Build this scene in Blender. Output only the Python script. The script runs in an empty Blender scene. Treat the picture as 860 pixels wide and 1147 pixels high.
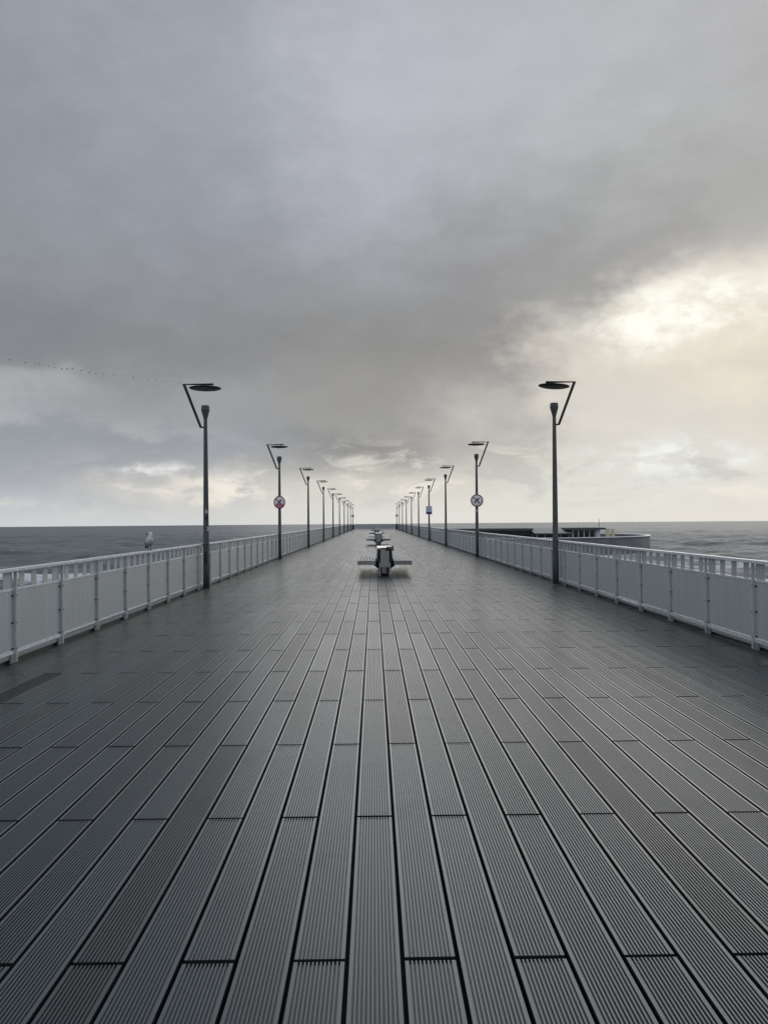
import bpy, bmesh, math, random
import numpy as np
from mathutils import Vector, Matrix

random.seed(7)
rng = np.random.default_rng(11)
C = bpy.context.scene
COL = C.collection
R = math.radians

# ------------------------------------------------------------------ camera
EYE = 1.63
cam_data = bpy.data.cameras.new('camera')
cam = bpy.data.objects.new('camera', cam_data)
COL.objects.link(cam)
cam_data.sensor_width = 36.0
cam_data.lens = 36.0 * 930.0 / 1147.0
cam_data.clip_start = 0.05
cam_data.clip_end = 9000
YAW, PITCH, ROLL = -11.7 / 930, 10.5 / 930, -0.0079
cam.matrix_world = (Matrix.Translation((0, 0, EYE)) @ Matrix.Rotation(YAW, 4, 'Z')
                    @ Matrix.Rotation(R(90) + PITCH, 4, 'X') @ Matrix.Rotation(ROLL, 4, 'Z'))
C.camera = cam
C.view_settings.view_transform = 'Standard'
C.view_settings.look = 'None'
C.view_settings.exposure = 0.0
C.view_settings.gamma = 1.0
C.view_settings.use_curve_mapping = False
C.cycles.max_bounces = 6


def lin(c):
    out = []
    for v in c:
        v = v / 255.0
        out.append(v / 12.92 if v <= 0.04045 else ((v + 0.055) / 1.055) ** 2.4)
    return (out[0], out[1], out[2], 1.0)


# ------------------------------------------------------------------ node helpers
class N:
    def __init__(self, tree):
        self.t = tree

    def new(self, kind, **kw):
        n = self.t.nodes.new(kind)
        for k, v in kw.items():
            setattr(n, k, v)
        return n

    def link(self, a, b):
        self.t.links.new(a, b)

    def put(self, sock, v):
        if isinstance(v, bpy.types.NodeSocket):
            self.link(v, sock)
        elif v is not None:
            sock.default_value = v

    def math(self, op, a, b=None, c=None, clamp=False):
        n = self.new('ShaderNodeMath', operation=op)
        n.use_clamp = clamp
        self.put(n.inputs[0], a)
        self.put(n.inputs[1], b)
        if c is not None:
            self.put(n.inputs[2], c)
        return n.outputs[0]

    def smooth(self, v, a, b, lo=0.0, hi=1.0):
        n = self.new('ShaderNodeMapRange', interpolation_type='SMOOTHSTEP')
        self.put(n.inputs['Value'], v)
        n.inputs['From Min'].default_value = a
        n.inputs['From Max'].default_value = b
        n.inputs['To Min'].default_value = lo
        n.inputs['To Max'].default_value = hi
        return n.outputs[0]

    def linmap(self, v, a, b, lo=0.0, hi=1.0):
        n = self.new('ShaderNodeMapRange')
        self.put(n.inputs['Value'], v)
        n.inputs['From Min'].default_value = a
        n.inputs['From Max'].default_value = b
        n.inputs['To Min'].default_value = lo
        n.inputs['To Max'].default_value = hi
        return n.outputs[0]

    def mix(self, f, a, b, blend='MIX'):
        n = self.new('ShaderNodeMix', data_type='RGBA', blend_type=blend)
        self.put(n.inputs[0], f)
        self.put(n.inputs[6], a)
        self.put(n.inputs[7], b)
        return n.outputs[2]

    def noise(self, vec, scale, detail=3.0, rough=0.5, dist=0.0):
        n = self.new('ShaderNodeTexNoise')
        if vec is not None:
            self.link(vec, n.inputs['Vector'])
        n.inputs['Scale'].default_value = scale
        n.inputs['Detail'].default_value = detail
        n.inputs['Roughness'].default_value = rough
        n.inputs['Distortion'].default_value = dist
        return n.outputs['Fac']

    def comb(self, x, y, z):
        n = self.new('ShaderNodeCombineXYZ')
        self.put(n.inputs[0], x)
        self.put(n.inputs[1], y)
        self.put(n.inputs[2], z)
        return n.outputs[0]

    def ramp(self, fac, stops, interp='CARDINAL'):
        n = self.new('ShaderNodeValToRGB')
        e = n.color_ramp.elements
        while len(e) > 1:
            e.remove(e[-1])
        e[0].position = stops[0][0]
        e[0].color = stops[0][1]
        for p, c in stops[1:]:
            s = e.new(p)
            s.color = c
        n.color_ramp.interpolation = interp
        self.link(fac, n.inputs[0])
        return n.outputs[0]


# ------------------------------------------------------------------ sky
SUN_AZ, SUN_EL = R(21.5), R(14.0)
world = bpy.data.worlds.new('World')
C.world = world
world.use_nodes = True
wt = world.node_tree
wt.nodes.clear()
w = N(wt)
tc = w.new('ShaderNodeTexCoord')
sep = w.new('ShaderNodeSeparateXYZ')
w.link(tc.outputs['Generated'], sep.inputs[0])
dx, dy, dz = sep.outputs[0], sep.outputs[1], sep.outputs[2]
az = w.math('ARCTAN2', dx, dy)
hyp = w.math('SQRT', w.math('ADD', w.math('MULTIPLY', dx, dx), w.math('MULTIPLY', dy, dy)))
tel = w.math('DIVIDE', dz, w.math('MAXIMUM', hyp, 0.02))
# coordinates on a cloud layer overhead (flattens towards the horizon)
den = w.math('ADD', w.math('MAXIMUM', dz, 0.0), 0.16)
px, py = w.math('DIVIDE', dx, den), w.math('DIVIDE', dy, den)
pc = w.comb(px, py, 0.0)
pang = w.comb(w.math('MULTIPLY', az, 3.4), w.math('MULTIPLY', tel, 5.2), 3.7)
pstreak = w.comb(w.math('MULTIPLY', az, 5.0), w.math('MULTIPLY', tel, 34.0), 9.1)
lowfade = w.smooth(tel, 0.0, 0.16)
# warps
n1 = w.noise(pang, 1.6, 4.0, 0.55)
n2 = w.noise(pang, 4.4, 5.0, 0.6)
n3 = w.noise(pc, 1.3, 5.0, 0.58)
ns = w.noise(pstreak, 0.9, 5.0, 0.6)
wv = w.math('ADD', w.math('MULTIPLY', w.math('SUBTRACT', n1, 0.5), 0.10),
            w.math('MULTIPLY', w.math('SUBTRACT', n2, 0.5), 0.07))
telw = w.math('ADD', tel, w.math('MULTIPLY', wv, lowfade))
telw = w.math('ADD', telw, w.math('MULTIPLY', w.math('SUBTRACT', ns, 0.5), 0.008))
azw = w.math('ADD', az, w.math('MULTIPLY', w.math('SUBTRACT', w.noise(pang, 3.1, 4.0, 0.6), 0.5), 0.22))
fac = w.math('DIVIDE', telw, 0.68, clamp=True)


def cool(c, az=0.0):
    g = sum(c) / 3.0
    lift = 1.0 if c[0] > c[2] + 6 and g > 185 else 0.0
    if az < -0.1 and g < 185:
        lift = -5.0
    elif az < 0.2 and g < 195:
        lift = -3.0
    return tuple(min(255, g + (v - g) * ((0.84 if g > 185 else 0.6) if v_warm(c) else 1.0) + lift) for v in c)


def v_warm(c):
    return c[0] > c[2]


def stops(rows, az=0.0):
    out = []
    for y, c in sorted(rows, key=lambda r: -r[0]):
        out.append((max(0.0, min(1.0, (584 - y) / 930 / 0.68)), lin(cool(c, az))))
    return out


SKY = [
    (-0.420, [(584, (203, 206, 208)), (570, (196, 199, 203)), (545, (180, 184, 190)), (520, (164, 169, 176)), (482, (158, 163, 169)),
              (450, (168, 171, 175)), (432, (172, 174, 176)), (412, (146, 148, 152)), (380, (138, 141, 146)), (320, (145, 149, 155)),
              (240, (150, 154, 162)), (120, (154, 158, 168)), (0, (157, 161, 170))]),
    (-0.216, [(584, (210, 211, 211)), (560, (205, 204, 201)), (540, (198, 197, 194)), (520, (176, 178, 181)), (495, (160, 164, 171)),
              (470, (162, 164, 168)), (450, (160, 162, 165)), (415, (146, 147, 150)), (360, (146, 148, 152)), (300, (151, 154, 161)),
              (210, (159, 163, 172)), (100, (165, 169, 179)), (0, (164, 168, 177))]),
    (0.012, [(584, (222, 221, 214)), (560, (215, 212, 204)), (535, (200, 197, 189)), (515, (166, 164, 160)), (497, (150, 149, 147)),
             (475, (159, 158, 155)), (445, (159, 157, 154)), (400, (148, 147, 146)), (345, (151, 152, 154)), (285, (163, 166, 172)),
             (200, (179, 182, 191)), (100, (186, 189, 198)), (0, (184, 187, 195))]),
    (0.131, [(584, (223, 222, 214)), (560, (220, 217, 208)), (530, (205, 201, 192)), (510, (188, 184, 177)), (485, (188, 184, 177)),
             (460, (190, 185, 178)), (435, (172, 168, 163)), (400, (154, 152, 150)), (340, (151, 151, 152)), (285, (159, 160, 163)),
             (200, (178, 180, 185)), (100, (187, 189, 196)), (0, (185, 187, 193))]),
    (0.236, [(584, (223, 222, 214)), (545, (222, 220, 211)), (505, (216, 213, 204)), (480, (219, 214, 204)), (440, (216, 210, 199)), (405, (213, 206, 194)),
             (378, (204, 198, 187)), (350, (168, 166, 162)), (310, (158, 158, 158)), (270, (161, 162, 163)), (200, (176, 178, 180)),
             (100, (186, 187, 192)), (0, (184, 186, 191))]),
    (0.343, [(584, (224, 222, 214)), (530, (219, 218, 211)), (490, (219, 215, 206)), (450, (221, 214, 203)), (410, (222, 214, 200)),
             (375, (230, 222, 206)), (348, (236, 229, 213)), (320, (206, 200, 190)), (297, (172, 170, 167)), (265, (166, 166, 166)), (200, (177, 178, 178)),
             (100, (183, 184, 187)), (0, (183, 184, 186))]),
    (0.450, [(584, (225, 222, 214)), (530, (223, 220, 210)), (490, (220, 214, 203)), (440, (222, 214, 201)), (395, (223, 213, 198)),
             (360, (228, 219, 203)), (325, (224, 216, 201)), (300, (200, 195, 186)), (275, (180, 178, 174)), (230, (174, 174, 173)),
             (160, (178, 179, 179)), (80, (181, 181, 182)), (0, (180, 181, 182))]),
]
sky = None
for i, (a, rows) in enumerate(SKY):
    c = w.ramp(fac, stops(rows, a))
    sky = c if sky is None else w.mix(w.smooth(azw, SKY[i - 1][0], a), sky, c)
# bright break in the cloud towards the right
def blob(az0, t0, sa, st, skew=0.0):
    da = w.math('SUBTRACT', azw, az0)
    dt = w.math('SUBTRACT', w.math('SUBTRACT', telw, t0), w.math('MULTIPLY', da, skew))
    a = w.math('POWER', w.math('DIVIDE', da, sa), 2.0)
    b = w.math('POWER', w.math('DIVIDE', dt, st), 2.0)
    return w.math('EXPONENT', w.math('MULTIPLY', w.math('ADD', a, b), -1.0))
n4 = w.noise(pang, 9.0, 5.0, 0.6, 0.3)
brk = w.math('MULTIPLY', blob(0.374, 0.242, 0.100, 0.030, 0.10), w.smooth(w.math('ADD', w.math('MULTIPLY', n4, 0.6), w.math('MULTIPLY', n2, 0.4)), 0.38, 0.58, 0.25, 1.25))
sky = w.mix(w.math('MULTIPLY', brk, 0.95, clamp=True), sky, lin((255, 253, 243)))
brk2 = w.math('MULTIPLY', blob(0.44, 0.175, 0.07, 0.05), w.smooth(n3, 0.4, 0.65))
sky = w.mix(w.math('MULTIPLY', brk2, 0.35, clamp=True), sky, lin((250, 238, 214)))
# small bright and dark cloud scraps in the low band
band = w.math('MULTIPLY', w.smooth(tel, 0.008, 0.03), w.smooth(tel, 0.115, 0.06))
scr = w.noise(w.comb(w.math('MULTIPLY', az, 9.0), w.math('MULTIPLY', tel, 24.0), 1.3), 1.25, 6.0, 0.62, 0.4)
scr2 = w.noise(w.comb(w.math('MULTIPLY', az, 15.0), w.math('MULTIPLY', tel, 27.0), 7.7), 1.3, 6.0, 0.6, 0.3)
hi = w.math('MULTIPLY', w.smooth(scr, 0.52, 0.68), band)
sky = w.mix(w.math('MULTIPLY', hi, 0.7), sky, lin((240, 236, 224)))
lo = w.math('MULTIPLY', w.smooth(scr, 0.47, 0.33), band)
sky = w.mix(w.math('MULTIPLY', lo, 0.42), sky, lin((178, 180, 183)))
for a_, t_, sa_, st_, c_, k_ in ((-0.17, 0.038, 0.085, 0.020, (246, 238, 226), 0.95), (-0.245, 0.064, 0.035, 0.007, (236, 236, 235), 0.95),
                                 (0.345, 0.066, 0.065, 0.016, (243, 249, 246), 0.95), (0.02, 0.052, 0.06, 0.014, (226, 221, 208), 0.5),
                                 (-0.41, 0.014, 0.06, 0.012, (226, 222, 212), 0.5)):
    f_ = w.math('MULTIPLY', blob(a_, t_, sa_, st_), w.smooth(scr2, 0.42, 0.60))
    sky = w.mix(w.math('MULTIPLY', f_, k_, clamp=True), sky, lin(c_))
for a_, t_, sa_, st_, k_ in ((-0.40, 0.125, 0.09, 0.018, 0.35), (-0.235, 0.115, 0.10, 0.010, 0.30)):
    f_ = w.math('MULTIPLY', blob(a_, t_, sa_, st_, -0.25), w.smooth(n2, 0.36, 0.62))
    sky = w.mix(w.math('MULTIPLY', f_, k_ * 1.4, clamp=True), sky, lin((186, 188, 190)))
# soft cloud texture
tex = w.math('ADD', w.math('MULTIPLY', w.math('SUBTRACT', n3, 0.5), 0.12),
             w.math('MULTIPLY', w.math('SUBTRACT', n2, 0.5), 0.20))
tex = w.math('ADD', 1.0, w.math('MULTIPLY', tex, w.smooth(tel, 0.02, 0.2, 0.35, 1.0)))
sky = w.mix(1.0, sky, w.comb(tex, tex, tex), 'MULTIPLY')
# the rest of the sky dome behind the camera: plain overcast
back = w.smooth(w.math('ABSOLUTE', az), 0.75, 1.6)
sky = w.mix(back, sky, lin((182, 191, 203)))
sky = w.mix(w.smooth(tel, 0.75, 1.6), sky, lin((176, 186, 199)))
# clear-sky light over the clouds, small share; cloud radiance rides on the same 0.1 background
nish = w.new('ShaderNodeTexSky', sky_type='NISHITA')
nish.sun_disc = False
nish.sun_elevation = SUN_EL
nish.sun_rotation = SUN_AZ
sc10 = w.mix(1.0, sky, (10.0, 10.0, 10.0, 1.0), 'MULTIPLY')
final = w.mix(0.006, sc10, nish.outputs[0])
bg = w.new('ShaderNodeBackground')
bg.inputs['Strength'].default_value = 0.1
w.link(final, bg.inputs['Color'])
wo = w.new('ShaderNodeOutputWorld')
w.link(bg.outputs[0], wo.inputs['Surface'])

# ------------------------------------------------------------------ sun behind the cloud
sun_data = bpy.data.lights.new('sun', 'SUN')
sun_data.energy = 0.5
sun_data.angle = R(60)
sun_data.color = (1.0, 0.98, 0.95)
sun = bpy.data.objects.new('sun', sun_data)
COL.objects.link(sun)
sdir = Vector((math.sin(SUN_AZ) * math.cos(SUN_EL), math.cos(SUN_AZ) * math.cos(SUN_EL), math.sin(SUN_EL)))
sun.rotation_euler = sdir.to_track_quat('Z', 'Y').to_euler()
sun.location = sdir * 300


# ------------------------------------------------------------------ materials
def mat(name, base, rough=0.6, metal=0.0, var=0.15, vscale=6.0, spec=0.5, bump=0.0, bscale=40.0, streak=None):
    m = bpy.data.materials.new(name)
    m.use_nodes = True
    n = N(m.node_tree)
    b = m.node_tree.nodes['Principled BSDF']
    b.inputs['Metallic'].default_value = metal
    b.inputs['Specular IOR Level'].default_value = spec
    t = n.new('ShaderNodeTexCoord').outputs['Object']
    if streak:
        mp = n.new('ShaderNodeMapping')
        mp.inputs['Scale'].default_value = streak
        n.link(t, mp.inputs['Vector'])
        tv = mp.outputs[0]
    else:
        tv = t
    nz = n.noise(tv, vscale, 5.0, 0.6)
    k = n.linmap(nz, 0.25, 0.75, 1.0 - var, 1.0 + var)
    c = n.mix(1.0, (*base, 1.0), n.comb(k, k, k), 'MULTIPLY')
    n.link(c, b.inputs['Base Color'])
    n.link(n.linmap(nz, 0.3, 0.7, max(0.02, rough - 0.08), min(1.0, rough + 0.08)), b.inputs['Roughness'])
    if bump:
        bp = n.new('ShaderNodeBump')
        bp.inputs['Strength'].default_value = bump
        bp.inputs['Distance'].default_value = 0.01
        n.link(n.noise(t, bscale, 4.0, 0.6), bp.inputs['Height'])
        n.link(bp.outputs[0], b.inputs['Normal'])
    return m


M = {}
M['rail'] = mat('pale_painted_rail', (0.68, 0.70, 0.71), 0.25, 0.0, 0.12, 9)
M['post'] = mat('grey_painted_post', (0.56, 0.58, 0.575), 0.4, 0.0, 0.14, 7)
M['panel'] = mat('grey_coated_sheet', (0.485, 0.505, 0.50), 0.42, 0.0, 0.075, 2.2, streak=(2.2, 2.2, 0.3))
M['bolt'] = mat('dark_bolt', (0.03, 0.03, 0.032), 0.5)
M['kerb'] = mat('grey_kerb_board', (0.30, 0.305, 0.305), 0.6, 0.0, 0.25, 5, bump=0.3)
M['foot'] = mat('grey_foot_block', (0.22, 0.23, 0.235), 0.7, 0.0, 0.25, 9, bump=0.3)
M['lamp'] = mat('dark_olive_lamp_metal', (0.080, 0.084, 0.078), 0.5, 0.0, 0.22, 3.0, streak=(6, 6, 0.8))
M['lamp_black'] = mat('black_lamp_metal', (0.014, 0.014, 0.015), 0.45)
M['plate'] = mat('galvanised_plate', (0.30, 0.31, 0.31), 0.5, 0.3)
M['sticker_pale'] = mat('pale_sticker', (0.55, 0.55, 0.50), 0.6)
M['sticker_dark'] = mat('dark_sticker', (0.02, 0.02, 0.025), 0.6)
M['bench_wood'] = mat('weathered_grey_slats', (0.29, 0.29, 0.28), 0.42, 0.0, 0.22, 5.0, streak=(8, 0.6, 8))
M['bench_panel'] = mat('grey_beige_end_panel', (0.33, 0.33, 0.31), 0.55, 0.0, 0.16, 6.0, streak=(8, 8, 0.8))
M['bench_side'] = mat('dark_bench_side', (0.022, 0.024, 0.026), 0.6)
M['bench_top'] = mat('wet_bench_top', (0.50, 0.50, 0.50), 0.14, 0.0, 0.12, 5.0, streak=(8, 0.7, 8))
M['steel'] = mat('grey_steel_frame', (0.21, 0.215, 0.21), 0.45, 0.2)
M['navy'] = mat('navy_cloth', (0.012, 0.016, 0.045), 0.7)
M['sign_white'] = mat('white_sign_face', (0.86, 0.85, 0.86), 0.45, 0.0, 0.05, 4)
M['sign_red'] = mat('dull_red_sign_border', (0.36, 0.03, 0.045), 0.5)
M['sign_black'] = mat('black_sign_print', (0.02, 0.018, 0.025), 0.5)
M['sign_pink'] = mat('faded_pink_print', (0.45, 0.20, 0.27), 0.5)
M['sign_paleblue'] = mat('pale_blue_sign_face', (0.50, 0.58, 0.66), 0.45, 0.0, 0.08, 6)
M['sign_slate'] = mat('slate_blue_print', (0.05, 0.075, 0.10), 0.5)
M['bin'] = mat('dark_bin_metal', (0.03, 0.032, 0.034), 0.55)
M['bin_red'] = mat('dark_red_bin_metal', (0.07, 0.022, 0.02), 0.55)
M['b_wall'] = mat('grey_render_wall', (0.165, 0.168, 0.17), 0.8, 0.0, 0.38, 0.9)
M['b_roof'] = mat('dark_roofing', (0.085, 0.085, 0.088), 0.8, 0.0, 0.2, 0.8)
M['b_roofpale'] = mat('pale_grey_roofing', (0.36, 0.36, 0.35), 0.6, 0.0, 0.15, 0.8)
M['b_glass'] = mat('dark_window_glass', (0.012, 0.013, 0.014), 0.12)
M['b_frame'] = mat('white_window_frame', (0.72, 0.72, 0.69), 0.5)
M['cream'] = mat('cream_cabinet_paint', (0.80, 0.73, 0.50), 0.6)
M['bird'] = mat('dark_bird_feathers', (0.025, 0.025, 0.028), 0.8)
M['gull_beak'] = mat('dark_gull_beak', (0.025, 0.022, 0.02), 0.5)
M['gull_wing'] = mat('brownish_gull_wing', (0.36, 0.355, 0.35), 0.8, 0.0, 0.35, 40)
M['gull_tail'] = mat('dark_gull_tail', (0.03, 0.03, 0.03), 0.8)
M['base'] = mat('dark_pier_underframe', (0.012, 0.012, 0.012), 0.9)
M['concrete'] = mat('grey_concrete', (0.16, 0.16, 0.155), 0.85, 0.0, 0.2, 0.6)


# gull body: white head, grey mottled body, from its own height
def gull_mat():
    m = bpy.data.materials.new('gull_plumage')
    m.use_nodes = True
    n = N(m.node_tree)
    b = m.node_tree.nodes['Principled BSDF']
    b.inputs['Roughness'].default_value = 0.85
    t = n.new('ShaderNodeTexCoord').outputs['Object']
    s = n.new('ShaderNodeSeparateXYZ')
    n.link(t, s.inputs[0])
    nz = n.noise(t, 55, 3, 0.6)
    h = n.math('ADD', s.outputs[2], n.math('MULTIPLY', n.math('SUBTRACT', nz, 0.5), 0.05))
    c = n.ramp(n.linmap(h, 0.0, 0.36), [(0.0, (0.10, 0.08, 0.07, 1)), (0.16, (0.10, 0.08, 0.07, 1)), (0.24, (0.26, 0.26, 0.26, 1)),
                                         (0.50, (0.62, 0.62, 0.62, 1)), (0.66, (0.78, 0.78, 0.77, 1)), (1.0, (0.92, 0.92, 0.91, 1))], 'LINEAR')
    k = n.linmap(n.noise(t, 30, 4, 0.6), 0.3, 0.7, 0.75, 1.15)
    n.link(n.mix(1.0, c, n.comb(k, k, k), 'MULTIPLY'), b.inputs['Base Color'])
    return m


M['gull'] = gull_mat()


def deck_mat():
    m = bpy.data.materials.new('grooved_composite_deck')
    m.use_nodes = True
    n = N(m.node_tree)
    b = m.node_tree.nodes['Principled BSDF']
    t = n.new('ShaderNodeTexCoord').outputs['Object']
    at = n.new('ShaderNodeAttribute', attribute_name='tone')
    tone = at.outputs['Fac']
    mp = n.new('ShaderNodeMapping')
    mp.inputs['Scale'].default_value = (6.0, 0.55, 1.0)
    n.link(t, mp.inputs['Vector'])
    long_n = n.noise(mp.outputs[0], 1.6, 5, 0.62)
    wet = n.noise(t, 0.42, 5, 0.6, 0.3)
    fine = n.noise(t, 60, 3, 0.6)
    grit = n.noise(t, 420, 2, 0.6)
    sx = n.new('ShaderNodeSeparateXYZ')
    n.link(t, sx.inputs[0])
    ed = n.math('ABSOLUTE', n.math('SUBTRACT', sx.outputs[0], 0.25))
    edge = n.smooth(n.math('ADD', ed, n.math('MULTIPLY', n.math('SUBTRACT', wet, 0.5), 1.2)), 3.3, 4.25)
    k = n.math('MULTIPLY', n.linmap(tone, 0, 1, 0.62, 1.38), n.linmap(long_n, 0.25, 0.75, 0.88, 1.12))
    k = n.math('MULTIPLY', k, n.linmap(fine, 0.25, 0.75, 0.88, 1.12))
    k = n.math('MULTIPLY', k, n.linmap(grit, 0.3, 0.7, 0.86, 1.14))
    k = n.math('MULTIPLY', k, n.linmap(wet, 0.3, 0.7, 1.08, 0.90))
    c = n.mix(1.0, (0.026, 0.0455, 0.0535, 1), n.comb(k, k, k), 'MULTIPLY')
    # grime and algae along the fences
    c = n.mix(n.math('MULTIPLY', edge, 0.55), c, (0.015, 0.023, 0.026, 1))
    # bird lime specks and scuffs
    vor = n.new('ShaderNodeTexVoronoi')
    vor.inputs['Scale'].default_value = 9.0
    n.link(t, vor.inputs['Vector'])
    rnd = n.new('ShaderNodeSeparateColor')
    n.link(vor.outputs['Color'], rnd.inputs[0])
    sp = n.math('MULTIPLY', n.math('LESS_THAN', n.math('ADD', vor.outputs['Distance'], n.math('MULTIPLY', n.math('SUBTRACT', fine, 0.5), 0.06)), 0.033),
                n.math('GREATER_THAN', rnd.outputs[0], 0.80))
    c = n.mix(n.math('MULTIPLY', sp, 0.7), c, (0.42, 0.42, 0.40, 1))
    dk = n.math('MULTIPLY', n.math('LESS_THAN', vor.outputs['Distance'], 0.05), n.math('LESS_THAN', rnd.outputs[1], 0.05))
    c = n.mix(n.math('MULTIPLY', dk, 0.6), c, (0.012, 0.012, 0.012, 1))
    gr = n.new('ShaderNodeAttribute', attribute_name='groove_gapshade').outputs['Fac']
    c = n.mix(n.math('MULTIPLY', gr, 0.6), c, (0.010, 0.011, 0.011, 1))      # dirt in the grooves; board sides and ends get painted gap shade
    n.link(c, b.inputs['Base Color'])
    r = n.linmap(wet, 0.32, 0.68, 0.44, 0.37)
    r = n.math('SUBTRACT', r, n.math('MULTIPLY', edge, 0.03))
    r = n.math('ADD', r, n.linmap(tone, 0, 1, 0.05, -0.05))
    stain = n.smooth(n.noise(t, 1.7, 5, 0.65, 0.5), 0.56, 0.70)
    r = n.math('ADD', r, n.math('MULTIPLY', stain, 0.07))
    r = n.math('ADD', r, n.math('MULTIPLY', gr, 0.12))
    n.link(r, b.inputs['Roughness'])
    dry = n.linmap(tone, -0.6, -0.3, 0.12, 1.0)      # one darker board has lost its sheen
    n.link(n.math('MULTIPLY', n.math('SUBTRACT', 1.0, n.math('MULTIPLY', gr, 0.55), clamp=True), dry), b.inputs['Coat Weight'])
    b.inputs['Specular IOR Level'].default_value = 0.5
    b.inputs['Coat Roughness'].default_value = 0.285
    b.inputs['Coat IOR'].default_value = 1.40
    bp = n.new('ShaderNodeBump')
    bp.inputs['Strength'].default_value = 0.2
    bp.inputs['Distance'].default_value = 0.004
    n.link(n.math('ADD', fine, n.math('MULTIPLY', grit, 0.6)), bp.inputs['Height'])
    n.link(bp.outputs[0], b.inputs['Normal'])
    return m


def sea_mat():
    m = bpy.data.materials.new('grey_sea_water')
    m.use_nodes = True
    n = N(m.node_tree)
    b = m.node_tree.nodes['Principled BSDF']
    t = n.new('ShaderNodeTexCoord').outputs['Object']
    foam = n.new('ShaderNodeAttribute', attribute_name='foam').outputs['Fac']
    mp = n.new('ShaderNodeMapping')
    mp.inputs['Scale'].default_value = (0.5, 1.0, 1.0)
    n.link(t, mp.inputs['Vector'])
    fn = n.noise(mp.outputs[0], 1.1, 6, 0.65)
    mp2 = n.new('ShaderNodeMapping')
    mp2.inputs['Scale'].default_value = (0.22, 1.0, 1.0)
    n.link(t, mp2.inputs['Vector'])
    streak = n.noise(mp2.outputs[0], 0.07, 5, 0.65)
    f = n.smooth(n.math('ADD', foam, n.math('MULTIPLY', n.math('SUBTRACT', fn, 0.5), 1.1)), 0.45, 0.72)
    big = n.noise(mp.outputs[0], 0.012, 4, 0.6)
    base = n.mix(n.smooth(n.math('ADD', n.math('MULTIPLY', big, 0.4), n.math('MULTIPLY', streak, 0.6)), 0.38, 0.62), (0.100, 0.116, 0.119, 1), (0.190, 0.206, 0.204, 1))
    n.link(n.mix(f, base, (0.72, 0.73, 0.73, 1)), b.inputs['Base Color'])
    n.link(n.linmap(f, 0, 1, 0.38, 0.8), b.inputs['Roughness'])
    b.inputs['IOR'].default_value = 1.33
    b.inputs['Specular IOR Level'].default_value = 0.34
    b1 = n.new('ShaderNodeBump')
    b1.inputs['Strength'].default_value = 0.9
    b1.inputs['Distance'].default_value = 0.9
    n.link(n.noise(mp.outputs[0], 0.42, 5, 0.62), b1.inputs['Height'])
    n.link(b1.outputs[0], b.inputs['Normal'])
    return m


M['deck'] = deck_mat()
M['sea'] = sea_mat()


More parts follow.
